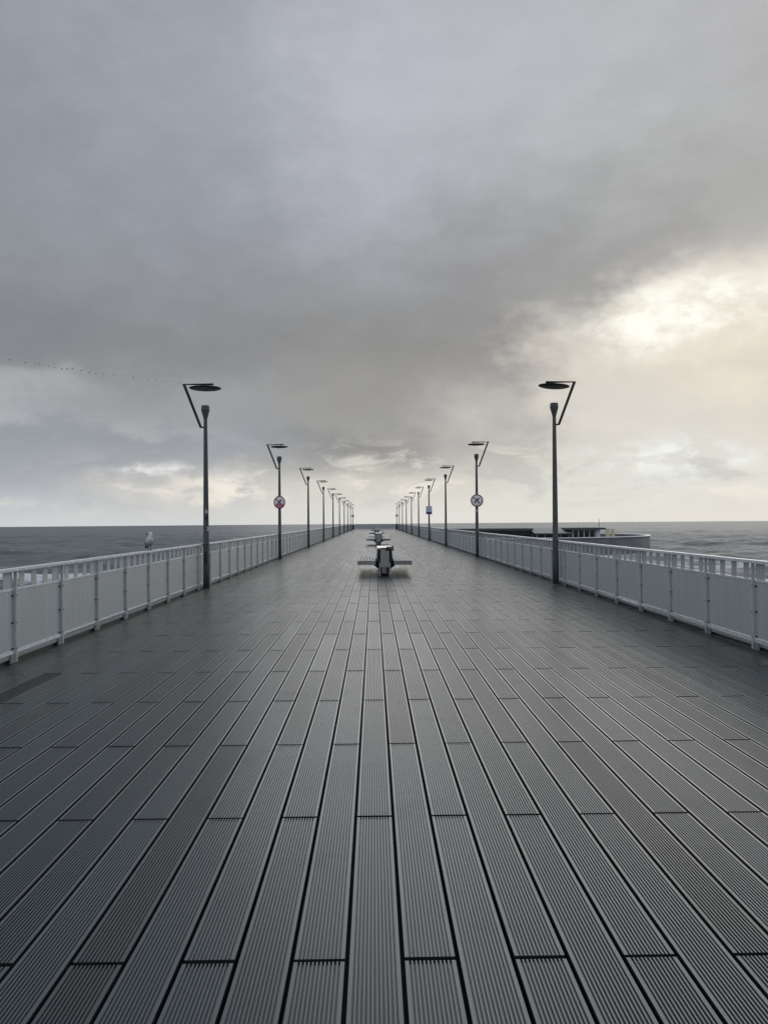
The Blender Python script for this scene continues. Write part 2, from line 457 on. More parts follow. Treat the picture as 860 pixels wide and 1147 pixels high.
# ------------------------------------------------------------------ mesh helpers
class MB:
    """collects shapes into one mesh; material slots by name"""

    def __init__(self):
        self.v, self.f, self.mi, self.sm, self.mats = [], [], [], [], []

    def slot(self, m):
        if m not in self.mats:
            self.mats.append(m)
        return self.mats.index(m)

    def add(self, vs, fs, m, smooth=False, xf=None):
        o = len(self.v)
        k = self.slot(m)
        for p in vs:
            p = Vector(p)
            self.v.append(tuple(xf @ p) if xf else tuple(p))
        for f in fs:
            self.f.append([i + o for i in f])
            self.mi.append(k)
            self.sm.append(smooth)
        return self

    def box(self, a, b, m, bevel=0.0, xf=None):
        bm = bmesh.new()
        bmesh.ops.create_cube(bm, size=1.0)
        for v in bm.verts:
            v.co = Vector([a[i] + (v.co[i] + 0.5) * (b[i] - a[i]) for i in range(3)])
        if bevel:
            bmesh.ops.bevel(bm, geom=bm.edges[:], offset=bevel, segments=2, affect='EDGES', profile=0.6)
        bm.verts.index_update()
        self.add([v.co[:] for v in bm.verts], [[v.index for v in f.verts] for f in bm.faces], m, False, xf)
        bm.free()
        return self

    def lathe(self, prof, m, seg=20, xf=None, smooth=True, cap=True, rot=0.0):
        vs, fs = [], []
        for r, z in prof:
            for k in range(seg):
                a = 2 * math.pi * k / seg + rot
                vs.append((r * math.cos(a), r * math.sin(a), z))
        for i in range(len(prof) - 1):
            for k in range(seg):
                k2 = (k + 1) % seg
                fs.append([i * seg + k, i * seg + k2, (i + 1) * seg + k2, (i + 1) * seg + k])
        if cap:
            fs.append(list(range(seg))[::-1])
            fs.append([(len(prof) - 1) * seg + k for k in range(seg)])
        return self.add(vs, fs, m, smooth, xf)

    def tube(self, pts, rad, m, seg=10, smooth=True):
        pts = [Vector(p) for p in pts]
        rads = rad if isinstance(rad, (list, tuple)) else [rad] * len(pts)
        vs, fs = [], []
        for i, p in enumerate(pts):
            a = pts[max(i - 1, 0)]
            b = pts[min(i + 1, len(pts) - 1)]
            d = (b - a).normalized()
            ref = Vector((0, 1, 0)) if abs(d.y) < 0.9 else Vector((1, 0, 0))
            u = d.cross(ref).normalized()
            v = d.cross(u).normalized()
            s = 1.0
            if 0 < i < len(pts) - 1:
                c = (p - a).normalized().dot((b - p).normalized())
                s = 1.0 / max(0.5, math.sqrt((1 + c) / 2))
            for k in range(seg):
                t = 2 * math.pi * (k + 0.5) / seg
                vs.append(p + (u * math.cos(t) * s + v * math.sin(t)) * rads[i])
        for i in range(len(pts) - 1):
            for k in range(seg):
                k2 = (k + 1) % seg
                fs.append([i * seg + k, i * seg + k2, (i + 1) * seg + k2, (i + 1) * seg + k])
        fs.append(list(range(seg))[::-1])
        fs.append([(len(pts) - 1) * seg + k for k in range(seg)])
        return self.add(vs, fs, m, smooth)

    def prism(self, poly, y0, y1, m, xf=None):
        """polygon in (x, z) pulled along y"""
        n = len(poly)
        vs = [(x, y0, z) for x, z in poly] + [(x, y1, z) for x, z in poly]
        fs = [list(range(n)), list(range(2 * n - 1, n - 1, -1))]
        for i in range(n):
            j = (i + 1) % n
            fs.append([j, i, i + n, j + n])
        return self.add(vs, fs, m, False, xf)

    def mesh(self, name):
        me = bpy.data.meshes.new(name)
        me.from_pydata(self.v, [], self.f)
        for m in self.mats:
            me.materials.append(M[m])
        me.polygons.foreach_set('material_index', self.mi)
        me.polygons.foreach_set('use_smooth', self.sm)
        me.update()
        bm = bmesh.new()
        bm.from_mesh(me)
        bmesh.ops.recalc_face_normals(bm, faces=bm.faces[:])
        bm.to_mesh(me)
        bm.free()
        return me

    def build(self, name, parent=None, loc=None):
        o = bpy.data.objects.new(name, self.mesh(name))
        COL.objects.link(o)
        if parent:
            o.parent = parent
        if loc:
            o.location = loc
        return o


def link_mesh(name, me, parent=None, loc=(0, 0, 0), rz=0.0):
    o = bpy.data.objects.new(name, me)
    COL.objects.link(o)
    if parent:
        o.parent = parent
    o.location = loc
    o.rotation_euler = (0, 0, rz)
    return o


def tag(o, label=None, cat=None, group=None, kind=None):
    if label:
        o['label'] = label
    if cat:
        o['category'] = cat
    if group:
        o['group'] = group
    if kind:
        o['kind'] = kind
    return o


def empty(name, loc=(0, 0, 0), rz=0.0):
    o = bpy.data.objects.new(name, None)
    COL.objects.link(o)
    o.empty_display_size = 0.2
    o.location = loc
    o.rotation_euler = (0, 0, rz)
    return o


def copy_tree(o, parent=None):
    c = o.copy()
    COL.objects.link(c)
    if parent:
        c.parent = parent
    for ch in list(o.children):
        copy_tree(ch, c)
    return c


def np_mesh(name, verts, quads, m, smooth=False, attrs=()):
    me = bpy.data.meshes.new(name)
    nv, nf = len(verts), len(quads)
    me.vertices.add(nv)
    me.vertices.foreach_set('co', np.asarray(verts, np.float32).ravel())
    me.loops.add(nf * 4)
    me.loops.foreach_set('vertex_index', np.asarray(quads, np.int32).ravel())
    me.polygons.add(nf)
    me.polygons.foreach_set('loop_start', np.arange(0, nf * 4, 4, dtype=np.int32))
    me.polygons.foreach_set('use_smooth', np.full(nf, smooth))
    me.materials.append(M[m])
    me.update(calc_edges=True)
    for an, dom, arr in attrs:
        a = me.attributes.new(an, 'FLOAT', dom)
        a.data.foreach_set('value', np.asarray(arr, np.float32))
    return me


# ------------------------------------------------------------------ the pier deck
XL, XR = -4.24, 4.72            # fence lines
CX = 0.25
PEND = 170.0
PITCHB, X0B = 0.2055, -0.103    # board pitch, left edge of board 0
YJ = 3.12                       # a joint row of the even boards
LB = 3.0

prof = [(0.0, -0.045), (0.0, -0.0012), (0.0012, 0.0)]
wboard = PITCHB - 0.0158
ngr, marg = 11, 0.0128
gp = (wboard - 2 * marg) / ngr
for i in range(ngr):
    g0 = marg + i * gp
    prof += [(g0 + 0.22 * gp, 0.0), (g0 + 0.29 * gp, -0.0068), (g0 + 0.71 * gp, -0.0068), (g0 + 0.78 * gp, 0.0)]
prof += [(wboard - 0.0012, 0.0), (wboard, -0.0012), (wboard, -0.045)]
prof = np.array(prof)
npf = len(prof)
boards = []
kmin = int(math.floor((XL - 0.10 - X0B) / PITCHB))
kmax = int(math.ceil((XR + 0.12 - X0B) / PITCHB))
for k in range(kmin, kmax):
    x0 = X0B + k * PITCHB
    off = YJ + (LB / 2 if k % 2 == 0 else 0.0)
    j = math.floor((-4.0 - off) / LB)
    while off + j * LB < PEND - 0.05:
        y0 = off + j * LB + rng.uniform(-0.003, 0.003)
        y1 = min(off + (j + 1) * LB - 0.023, PEND)
        tone = float(np.clip(rng.normal(0.5, 0.2), 0, 1))
        if k == int(math.floor((-3.42 - X0B) / PITCHB)) and 6.5 < (y0 + y1) / 2 < 9.6:
            tone = -0.75
        boards.append((x0, y0, y1, tone, rng.uniform(-0.0006, 0.0006)))
        j += 1
nb = len(boards)
B = np.array(boards)
verts = np.zeros((nb, 2, npf, 3), np.float32)
verts[:, :, :, 0] = B[:, 0, None, None] + prof[None, None, :, 0]
verts[:, 0, :, 1] = B[:, 1, None]
verts[:, 1, :, 1] = B[:, 2, None]
verts[:, :, :, 2] = prof[None, None, :, 1] + B[:, 4, None, None]
i = np.arange(npf - 1)
q = np.stack([i, i + 1, i + 1 + npf, i + npf], 1)
caps = np.array([[0, npf - 1, npf - 3, 2], [npf, npf + 2, 2 * npf - 3, 2 * npf - 1]])
q = np.concatenate([q, caps])
quads = (q[None] + (np.arange(nb) * 2 * npf)[:, None, None]).reshape(-1, 4)
tone = np.repeat(B[:, 3], len(q))
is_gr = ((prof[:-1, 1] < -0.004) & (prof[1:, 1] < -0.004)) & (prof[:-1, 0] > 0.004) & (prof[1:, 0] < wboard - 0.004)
groove_gapshade = np.tile(np.concatenate([[1.55, 1.55], is_gr[2:-2], [1.55, 1.55], [1.5, 1.5]]).astype(np.float32), nb)  # side and end faces set high, so the gaps are painted dark
# dark clip screws near the board ends, on the boards close enough to show them
sv, sq = [], []
for x0, y0, y1, tn, dz_ in boards:
    if y1 < 0 or y0 > 26:
        continue
    for yy in (y0 + .035, y1 - .035):
        for xx in (.18, .82):
            if rng.uniform() < .25:
                continue
            cx_, cy_ = x0 + wboard * xx + rng.uniform(-.004, .004), yy + rng.uniform(-.006, .006)
            o_ = len(sv)
            for kk in range(8):
                a_ = 2 * math.pi * kk / 8
                sv.append((cx_ + .0045 * math.cos(a_), cy_ + .0045 * math.sin(a_), .0012 + dz_))
            sq += [[o_, o_ + 1, o_ + 2, o_ + 3], [o_, o_ + 3, o_ + 4, o_ + 7], [o_ + 4, o_ + 5, o_ + 6, o_ + 7]]
screws = link_mesh('deck_screws', np_mesh('deck_screws', np.array(sv), np.array(sq), 'bolt'))
tag(screws, kind='structure')
deck = link_mesh('pier_deck', np_mesh('pier_deck', verts.reshape(-1, 3), quads, 'deck', attrs=[('tone', 'FACE', tone), ('groove_gapshade', 'FACE', groove_gapshade)]))
tag(deck, kind='structure')
base = MB()
base.box((XL - 0.25, -4.2, -0.55), (XR + 0.25, PEND + 0.1, -0.049), 'base')
tag(base.build('pier_base'), kind='structure')

# ------------------------------------------------------------------ the sea
SEA_Z = -4.5
REND = 2150.0


def waves(x, y):
    z = np.zeros_like(x)
    rr = np.hypot(x, y)
    g = np.random.default_rng(5)
    for k in range(46):
        lam = 2.4 * (34 / 2.4) ** (k / 45.0)
        th = g.normal(0.0, 0.5) + math.pi / 2 + 0.18
        ph = g.uniform(0, 6.28)
        amp = 0.0112 * lam ** 0.86
        kk = 2 * math.pi / lam
        s = np.sin(kk * (x * math.cos(th) + y * math.sin(th)) + ph + 0.6 * np.sin(x * 0.013 + k) * math.sqrt(k / 20))
        z += amp * (s + 0.25 * s * s - 0.125)
    return z


th = np.concatenate([np.linspace(-180, -52, 90)[:-1], np.linspace(-52, 52, 1050), np.linspace(52, 180, 90)[1:]])
th = np.radians(th)
rad = np.concatenate([[5.0], np.geomspace(20, 900, 720), np.geomspace(905, REND, 110)])
TH, RD = np.meshgrid(th, rad)
SX, SY = RD * np.sin(TH), RD * np.cos(TH)
SZ = waves(SX, SY) * np.clip(1.0 - RD / 650.0, 0.0, 1.0)
# breaking rows: crest mask near the beach side
fo = np.random.default_rng(3)
crest = np.clip((SZ - 0.34) / 0.36, 0, 1)
row = 0.5 + 0.5 * np.sin(2 * math.pi * (SY + 5 * np.sin(SX * 0.045) + 2.5 * np.sin(SX * 0.13 + 1)) / 26.0)
near = np.clip((150 - SY) / 60, 0, 1)
lat = 0.5 + 0.5 * np.sin(SX * 0.06 + 2.0 * np.sin(SY * 0.05))
foam = np.clip(np.maximum(0.42 * crest, near * (row ** 3) * (0.40 + 0.55 * lat)), 0, 1)
SZ = SZ + near * 0.35 * row ** 3
nr, nt = SX.shape
V = np.stack([SX, SY, SZ + SEA_Z], -1).reshape(-1, 3)
ii, jj = np.meshgrid(np.arange(nr - 1), np.arange(nt - 1), indexing='ij')
a0 = (ii * nt + jj).ravel()
Q = np.stack([a0, a0 + nt, a0 + nt + 1, a0 + 1], 1)
sea = link_mesh('water', np_mesh('water', V, Q, 'sea', smooth=True, attrs=[('foam', 'POINT', foam.ravel())]))
tag(sea, kind='structure')

# ------------------------------------------------------------------ the fences
BAY = 1.465


def fence(side, label, y_first):
    """side -1 left, +1 right; local +x points outwards from the deck"""
    fx = XL if side < 0 else XR
    root = empty('pier_fence', (fx, 0, 0))
    tag(root, label, 'fence', 'fences along both edges of the pier')
    s = side
    y0 = y_first
    n_all = int((PEND - 0.6 - y0) / BAY)
    yend = y0 + n_all * BAY
    # rails run the whole length
    MB().box((min(-.045 * s, .05 * s), y0 - 0.9, 1.075), (max(-.045 * s, .05 * s), yend, 1.115), 'rail', 0.006).build('top_rail', root)
    MB().box((min(.012 * s, .05 * s), y0 - 0.9, 0.842), (max(.012 * s, .05 * s), yend, 0.872), 'rail', 0.004).build('middle_rail', root)
    MB().box((min(.006 * s, .055 * s), y0 - 0.9, 0.118), (max(.006 * s, .055 * s), yend, 0.142), 'rail', 0.004).build('bottom_rail', root)
    MB().box((min(.0 * s, .06 * s), y0 - 0.9, 0.050), (max(.0 * s, .06 * s), yend, 0.092), 'kerb', 0.006).build('kerb_board', root)

    MB().box((min(.030 * s, .055 * s), y0 - 0.9, 0.003), (max(.030 * s, .055 * s), yend, 0.0495), 'bin').build('kerb_light_block', root)  # added dark strip that blocks light through the gap under the kerb

    def post_mb(mb, oy):
        a, b = (-.022, .014) if s > 0 else (-.014, .022)
        mb.box((a, oy - .017, 0.006), (b, oy + .017, 1.0745), 'post', 0.004)
        for z in (0.79, 0.47, 0.165):
            for dy in (-.001,):
                x = -.0245 * s
                mb.lathe([(.0075, -.004), (.0075, .004)], 'bolt', 8, Matrix.Translation((x, oy + dy, z)) @ Matrix.Rotation(R(90), 4, 'Y'))
            # clip bolt on the sheet just in front of the post
            mb.box((min(0.0 * s, .016 * s), oy - .066, z - .009), (max(0.0, .016 * s) if s > 0 else 0.0, oy - .046, z + .009), 'bolt')
            mb.box((min(.004 * s, .014 * s), oy - .06, z - .006), (max(.004 * s, .014 * s), oy - .028, z + .006), 'bolt')
        return mb

    def foot_mb(mb, oy):
        a, b = sorted((-.024 * s, -.001 * s))
        mb.box((a, oy - .17, 0.004), (b, oy - .019, 0.100), 'foot', 0.006)
        return mb

    def panel_mb(mb, oy):
        # ribbed sheet: shallow trapezoid ribs, one bay
        nr_ = 12
        pts = []
        L = BAY - 0.012
        for k in range(nr_):
            u = 0.006 + L * k / nr_
            d = L / nr_
            pts += [(u, .020), (u + .78 * d, .020), (u + .82 * d, .0221), (u + .97 * d, .0221)]
        pts.append((0.006 + L, .020))
        vs = [(x * s, oy + u, z) for z in (0.1435, 0.8405) for u, x in pts] + [(x * s + .004 * s, oy + u, z) for z in (0.1435, 0.8405) for u, x in pts]
        n = len(pts)
        fs = []
        for k in range(n - 1):
            fs.append([k, k + 1, n + k + 1, n + k])
            fs.append([2 * n + k, 3 * n + k, 3 * n + k + 1, 2 * n + k + 1])
            fs.append([k, 2 * n + k, 2 * n + k + 1, k + 1])
            fs.append([n + k, n + k + 1, 3 * n + k + 1, 3 * n + k])
        mb.add(vs, fs, 'panel')
        return mb

    def slat_mb(mb, oy):
        for u0, u1 in ((.17, .31), (.53, .67), (.89, 1.03), (1.20, 1.43)):
            a, b = sorted((.020 * s, .030 * s))
            mb.box((a, oy + u0, .8735), (b, oy + u1, 1.0735), 'panel')
        return mb

    pm, fm = post_mb(MB(), 0).mesh('post'), foot_mb(MB(), 0).mesh('foot_block')
    sm = panel_mb(MB(), 0).mesh('ribbed_panel')
    sa, sb = sorted((.020 * s, .030 * s))
    lms = [MB().box((sa, u0, .8735), (sb, u1, 1.0735), 'panel').mesh('upper_slat') for u0, u1 in ((.17, .31), (.53, .67), (.89, 1.03), (1.20, 1.43))]
    far_slats = MB()
    near_n = min(100, n_all)
    for k in range(near_n):
        y = y0 + k * BAY
        p = link_mesh('post', pm, root, (0, y, 0))
        link_mesh('foot_block', fm, p)
        pn = link_mesh('ribbed_panel', sm, root, (0, y, 0))
        if 3 <= k < 28:
            for lm in lms:
                link_mesh('upper_slat', lm, root, (0, y, 0))
        else:
            slat_mb(far_slats, y)
    tag(far_slats.build('upper_slat', root), kind='stuff')
    rest = [y0 + k * BAY for k in range(near_n, n_all + 1)]
    if rest:
        mp_, ms_ = MB(), MB()
        for y in rest:
            post_mb(mp_, y)
            foot_mb(mp_, y)
            if y + BAY <= yend + .01:
                panel_mb(ms_, y)
                slat_mb(ms_, y)
        tag(mp_.build('post', root), kind='stuff')
        tag(ms_.build('ribbed_panel', root), kind='stuff')
    return root


fence(-1, 'long grey ribbed metal fence with pale top rail along the left edge, gull on it', 2.56)
fence(+1, 'long grey ribbed metal fence with pale top rail along the right edge, pavilion behind it', 2.98)

# fence across the far end of the pier
root = empty('end_fence', (CX, PEND - 0.25, 0))
tag(root, 'distant low grey fence closing the far end of the pier', 'fence')
hw = (XR - XL) / 2
MB().box((-hw, -.03, 1.03), (hw, .03, 1.075), 'rail').build('top_rail', root)
MB().box((-hw + .02, .012, .10), (hw - .02, .03, 1.028), 'panel').build('ribbed_panel', root)
pm = MB().box((-.03, -.03, .005), (.03, .011, 1.028), 'post').mesh('post')
for k in range(7):
    link_mesh('post', pm, root, (-hw + .15 + k * (2 * hw - .3) / 6, 0, 0))


# ------------------------------------------------------------------ street lamps
def make_lamp():
    root = empty('street_lamp')
    pole = MB().lathe([(.076, .014), (.075, .5), (.071, 1.2), (.062, 2.4), (.052, 3.5), (.045, 4.12), (.045, 4.17)], 'lamp', 16).build('pole', root)
    MB().lathe([(.105, .002), (.105, .014)], 'plate', 8, rot=R(22.5), smooth=False).build('base_plate', root)
    for a in (45, 135, 225, 315):
        MB().lathe([(.011, .0142), (.011, .030)], 'bolt', 6, Matrix.Translation((.088 * math.cos(R(a)), .088 * math.sin(R(a)), 0)), smooth=False).build('bolt', root)
    MB().box((-.030, -.080, .62), (.030, -.060, .92), 'lamp_black', .004).build('access_hatch', pole)
    MB().lathe([(.079, 1.10), (.079, 1.13)], 'lamp', 16).build('pole_band', pole)
    MB().lathe([(.045, 4.171), (.055, 4.22), (.106, 4.40), (.108, 4.42), (.096, 4.52), (.088, 4.52), (.082, 4.48)], 'lamp', 8, rot=R(22.5), smooth=False).build('lamp_head', root)
    arm = MB().tube([(-.034, 0, 3.985), (-.115, 0, 3.985), (-.525, 0, 5.045), (.205, 0, 5.045)], .027, 'lamp_black', 8).build('arm', root)
    disc = MB().lathe([(.01, 4.890), (.20, 4.900), (.33, 4.920), (.385, 4.938), (.392, 4.958), (.30, 4.962), (.01, 4.966)], 'lamp_black', 36).build('reflector_disc', root)
    br = MB()
    for x in (-.10, .08):
        br.tube([(x, 0, 4.964), (x, 0, 5.026)], .013, 'lamp_black', 6)
    br.tube([(-.30, 0, 4.963), (-.22, 0, 5.028)], .007, 'lamp_black', 6)
    br.build('bracket', disc)
    return root


lamp0 = make_lamp()
LAMPY_L = [20.5 + 16.05 * k for k in range(10)]
LAMPY_R = [21.0 + 15.95 * k for k in range(10)]
ordn = ['nearest', 'second', 'third', 'fourth', 'fifth', 'sixth', 'seventh', 'eighth', 'ninth', 'farthest']
extraL = {0: 'nearest dark lamp post of the left row, with small stickers on its pole',
          1: 'second lamp post of the left row, carrying a round red-rimmed sign',
          9: 'farthest lamp post of the left row, beside the reddish bin at the pier end'}
extraR = {0: 'nearest dark lamp post of the right row, pale round pavilion terrace beyond it',
          1: 'second lamp post of the right row, carrying a round purple-rimmed sign',
          3: 'fourth lamp post of the right row, carrying a pale blue rectangular sign',
          9: 'farthest lamp post of the right row, beside the dark bin at the pier end'}
first = True
lamps = {}
for side in (-1, 1):
    for k in range(10):
        o = lamp0 if first else copy_tree(lamp0)
        first = False
        x = XL + 0.12 if side < 0 else XR - 0.12
        y = (LAMPY_L if side < 0 else LAMPY_R)[k]
        o.location = (x, y, 0)
        o.rotation_euler = (0, 0, (0 if side < 0 else math.pi) + R(random.uniform(-5, 5)) * (k > 0))
        row = 'left' if side < 0 else 'right'
        lab = (extraL if side < 0 else extraR).get(k) or (
            '%s lamp post from the front of the %s row, plain pole with slanted arm' % (ordn[k], row))
        tag(o, lab, 'street lamp', 'lamps along the pier')
        if side > 0:
            o.scale = (1, 1, 1.018)
        lamps[side, k] = o
# slight tilt of the disc on the nearest right lamp
for ch in lamps[1, 0].children:
    if ch.name.startswith('reflector_disc'):
        ch.location = Vector((0.0, 0, -0.012))
        ch.rotation_euler = (0, 0, 0)
        ch.matrix_local = Matrix.Translation((0, 0, 4.95)) @ Matrix.Rotation(R(-4), 4, 'Y') @ Matrix.Translation((0, 0, -4.955))
# stickers on the nearest left pole (thin curved patches)
pole = [c for c in lamps[-1, 0].children if c.name.startswith('pole')][0]


def patch(a0, a1, z0, z1, r, m):
    vs, fs = [], []
    for z in (z0, z1):
        for t in range(7):
            a = R(a0 + (a1 - a0) * t / 6)
            vs.append((r * math.cos(a), r * math.sin(a), z))
    for z in (z0, z1):
        for t in range(7):
            a = R(a0 + (a1 - a0) * t / 6)
            vs.append(((r - .002) * math.cos(a), (r - .002) * math.sin(a), z))
    for t in range(6):
        fs.append([t, t + 1, 8 + t, 7 + t])
        fs.append([14 + t, 21 + t, 22 + t, 15 + t])
    for t in range(6):
        fs.append([t, 14 + t, 15 + t, t + 1])
        fs.append([7 + t, 8 + t, 22 + t, 21 + t])
    fs += [[0, 7, 21, 14], [6, 20, 27, 13]]
    return MB().add(vs, fs, m)


patch(-95, -45, 1.86, 1.95, .0685, 'sticker_pale').build('sticker', pole)
patch(-95, -40, 1.70, 1.80, .0690, 'sticker_dark').build('sticker', pole)
patch(-75, -10, 1.44, 1.53, .0710, 'sticker_pale').build('sticker', pole)
patch(-85, -55, 1.46, 1.515, .0722, 'sticker_dark').build('sticker', pole)
pole_r2 = [c for c in lamps[1, 1].children if c.name.startswith('pole')][0]
patch(0, 180, 2.00, 2.07, .0685, 'sticker_pale').build('sticker', pole_r2)


# ------------------------------------------------------------------ round signs
def round_sign(label, loc, rz, pink=False, small=False):
    root = empty('round_sign', loc, rz)
    tag(root, label, 'sign', 'round prohibition signs on the lamp posts')
    rot = Matrix.Rotation(R(90), 4, 'X')        # disc faces local -y
    rr = .285
    MB().lathe([(rr - .004, -.010), (rr, -.006), (rr, .004), (rr - .004, .006)], 'sign_white', 40, rot, cap=True).build('sign_face', root)
    ring = MB()
    ring.lathe([(rr - .047, .0075), (rr - .045, .013), (rr - .003, .013), (rr + .001, .0075)], 'sign_red', 40, rot, cap=False)
    ring.build('border', root)
    # crossing bar: upper left to lower right
    bar = MB()
    bar.box((-.215, -.0150, -.019), (.215, -.0100, .019), 'sign_red', 0.0, Matrix.Rotation(R(45), 4, 'Y'))
    bar.build('crossing_bar', root)
    # dark spread-winged pictogram under the bar
    pic = MB()

    def flat(poly, y0=-.0092, y1=-.0065):
        pic.prism(poly, y0, y1, 'sign_black')
    flat([(-.13, -.10), (-.09, -.13), (.02, -.01), (.085, .07), (.13, .13), (.06, .115), (-.02, .05)])
    flat([(-.01, .05), (-.055, .10), (-.10, .09), (-.06, .03)], -.0096, -.0063)
    flat([(.045, .01), (.085, -.03), (.10, -.075), (.04, -.045)], -.0098, -.0061)
    pic.build('pictogram', root)
    lowp = []
    for t in range(13):
        a = R(-160 + 140 * t / 12) if pink else R(-115 + 50 * t / 12)
        lowp.append(((rr - .045) * math.cos(a), (rr - .045) * math.sin(a)))
    if not pink:
        lowp = [(x, z if i in range(13) else z) for i, (x, z) in enumerate(lowp)]
    lm = MB()
    lm.prism(lowp, -.0088, -.0066, 'sign_pink' if pink else 'sign_black')
    lm.build('lower_print', root)
    MB().box((-.05, .011, -.018), (.05, .075, .018), 'bin').build('bracket', root)
    return root


for side, k, z, rz, lab, pink in (
        (-1, 1, 2.50, R(-22), 'round prohibition sign with dull red rim and pink lower part on the second left lamp', True),
        (1, 1, 2.52, R(6), 'round prohibition sign with dark purple-red rim on the second right lamp', False),
        (-1, 9, 2.75, 0, 'tiny distant round sign on the farthest left lamp', True),
        (1, 9, 2.75, 0, 'tiny distant round sign on the farthest right lamp', False)):
    p = lamps[side, k].location
    round_sign(lab, (p.x + (.01 if side < 0 else -.01), p.y - .13, z), rz, pink)

# pale blue rectangular notice on the fourth right lamp
p = lamps[1, 3].location
root = empty('notice_sign', (p.x - .01, p.y - .12, 2.52))
tag(root, 'pale blue rectangular notice with dark lower strip on the fourth right lamp', 'sign')
MB().box((-.25, -.005, -.34), (.25, .005, .34), 'sign_paleblue', .003).build('sign_face', root)
MB().box((-.235, -.0085, -.32), (.235, -.0055, -.13), 'sign_slate').build('lower_strip', root)
MB().box((-.10, -.0085, -.07), (.16, -.0055, -.03), 'sign_white').build('pale_strip', root)
MB().box((-.05, .006, -.02), (.05, .07, .02), 'bin').build('bracket', root)

# bins at the end of the pier
for side in (-1, 1):
    p = lamps[side, 9].location
    root = empty('litter_bin', (p.x - side * .02, p.y - .55, 0))
    tag(root, ('small dark reddish litter bin at the foot of the farthest left lamp' if side < 0 else
               'small black litter bin at the foot of the farthest right lamp'), 'litter bin', 'litter bins at the pier end')
    MB().box((-.24, -.20, .06), (.24, .20, .84), 'bin_red' if side < 0 else 'bin', .015).build('bin_body', root)
    MB().box((-.27, -.23, .842), (.27, .23, .90), 'bin', .01).build('lid', root)
    lg = MB().box((-.03, -.03, .002), (.03, .03, .0595), 'bin').mesh('leg')
    for x in (-.18, .18):
        link_mesh('leg', lg, root, (x, 0, 0))


# ------------------------------------------------------------------ benches: two slatted decks on either side of a raised spine
def make_bench():
    root = empty('double_bench')
    L = 5.0
    zs = .455
    SP = 2.35           # length of the raised spine
    # seats
    for s in (-1, 1):
        m = MB()
        nsl = 6
        x0, x1 = .27, .82
        wd = (x1 - x0) / nsl
        for k in range(nsl):
            a, b = sorted((s * (x0 + k * wd + .006), s * (x0 + (k + 1) * wd - .006)))
            for (ya, yb) in ((0.0, 1.655), (1.662, 3.325), (3.332, 5.0)):
                m.box((a, ya, zs - .125), (b, yb, zs), 'bench_wood', .005)
        seat = m.build('seat', root)
        a = [(s * .17, .16), (s * .17, zs - .127), (s * .62, zs - .127), (s * .62, zs - .137), (s * .50, zs - .150), (s * .34, zs - .165)]
        for y in (.75, 2.1, 3.30, L - .6):
            MB().prism(a, y, y + .05, 'bin').build('seat_bracket', root)
    # spine with sloping dark sides
    MB().prism([(-.250, .40), (.250, .40), (.222, .50), (.196, .80), (-.196, .80), (-.222, .50)], .10, SP - .06, 'bench_side').build('backrest', root)
    for s in (-1, 1):
        for k in range(3):
            z0 = .53 + k * .09
            xo = .224 - (z0 - .50) * .1
            a, b = sorted((s * (xo - .002), s * (xo + .020)))
            MB().box((a, .12, z0), (b, SP - .08, z0 + .07), 'bench_wood', .004).build('back_slat', root)
    m = MB()
    for k in range(4):
        m.box((-.225 + k * .114, .02, .8015), (-.225 + k * .114 + .108, SP, .838), 'bench_top', .005)
    m.build('backrest_cap', root)
    # end frames: panel above, two legs and a cross board below
    for y, d in ((-.05, 1), (SP - .055, 1)):
        e = MB().box((-.128, y, .262), (.128, y + .095, .797), 'bench_panel', .008).build('end_panel', root)
        MB().box((-.090, y + .012, .085), (.045, y + .03, .258), 'steel', .004).build('lower_plate', e)
    lg = MB().box((-.021, -.045, .003), (.021, .045, .2605), 'bench_panel', .004).mesh('leg')
    for y in (0, SP):
        for x in (-.150, .150):
            link_mesh('leg', MB().box((-.020, -.045, .003), (.020, .045, .40), 'bench_panel', .004).mesh('leg'), root, (x, y, 0))
    for y in (3.25, 4.35):
        MB().prism([(-.19, .003), (.19, .003), (.15, .30), (-.15, .30)], y, y + .10, 'bin').build('support', root)
    MB().box((-.169, 2.45, .301), (.169, L - .3, .352), 'bin').build('seat_beam', root)
    MB().box((-.10, .35, .14), (.10, SP - .35, .399), 'bench_side').build('inner_beam', root)
    return root


bench0 = make_bench()
blabs = ['nearest wooden double bench down the middle of the deck, dark cloth on its end',
         'second wooden double bench down the middle of the deck, behind the nearest one',
         'third wooden double bench down the middle of the deck, half hidden by the second',
         'fourth wooden double bench, between the third and the farthest in the middle row',
         'farthest tiny double bench of the middle row, near the pier end']
for k in range(5):
    o = bench0 if k == 0 else copy_tree(bench0)
    o.location = (.325, 24.75 + 31.3 * k, 0)
    tag(o, blabs[k], 'bench', 'benches along the middle of the pier')
    if k:       # the benches farther out have paler, wider backs
        for ch in o.children:
            if ch.name.startswith('backrest') and not ch.name.startswith('backrest_cap'):
                if k == 1:
                    pale = ch.data.copy()
                    pale.materials[0] = M['bench_panel']
                ch.data = pale
                ch.scale = (1.15, 1, 1)
# dark cloth folded over the corner of the nearest bench
root = MB()
pts = [(-.10, 0.0), (.165, 0.0), (.185, -.02), (.185, -.10), (.175, -.10), (.172, -.022), (.10, -.012), (.10, -.045), (-.02, -.03), (-.10, -.012)]
root.box((-.115, -.055, -.036), (.09, -.012, .003), 'navy', .004)
root.box((.02, -.058, -.075), (.13, -.052, -.0), 'navy', .002)
root.box((.235, .10, -.10), (.262, .95, .05), 'navy', .006)
root.box((.06, -.05, .003), (.255, .96, .012), 'navy', .003)
o = root.build('cloth', loc=(.325, 24.75, .84))
tag(o, 'dark navy cloth left over the near corner of the first bench', 'cloth')


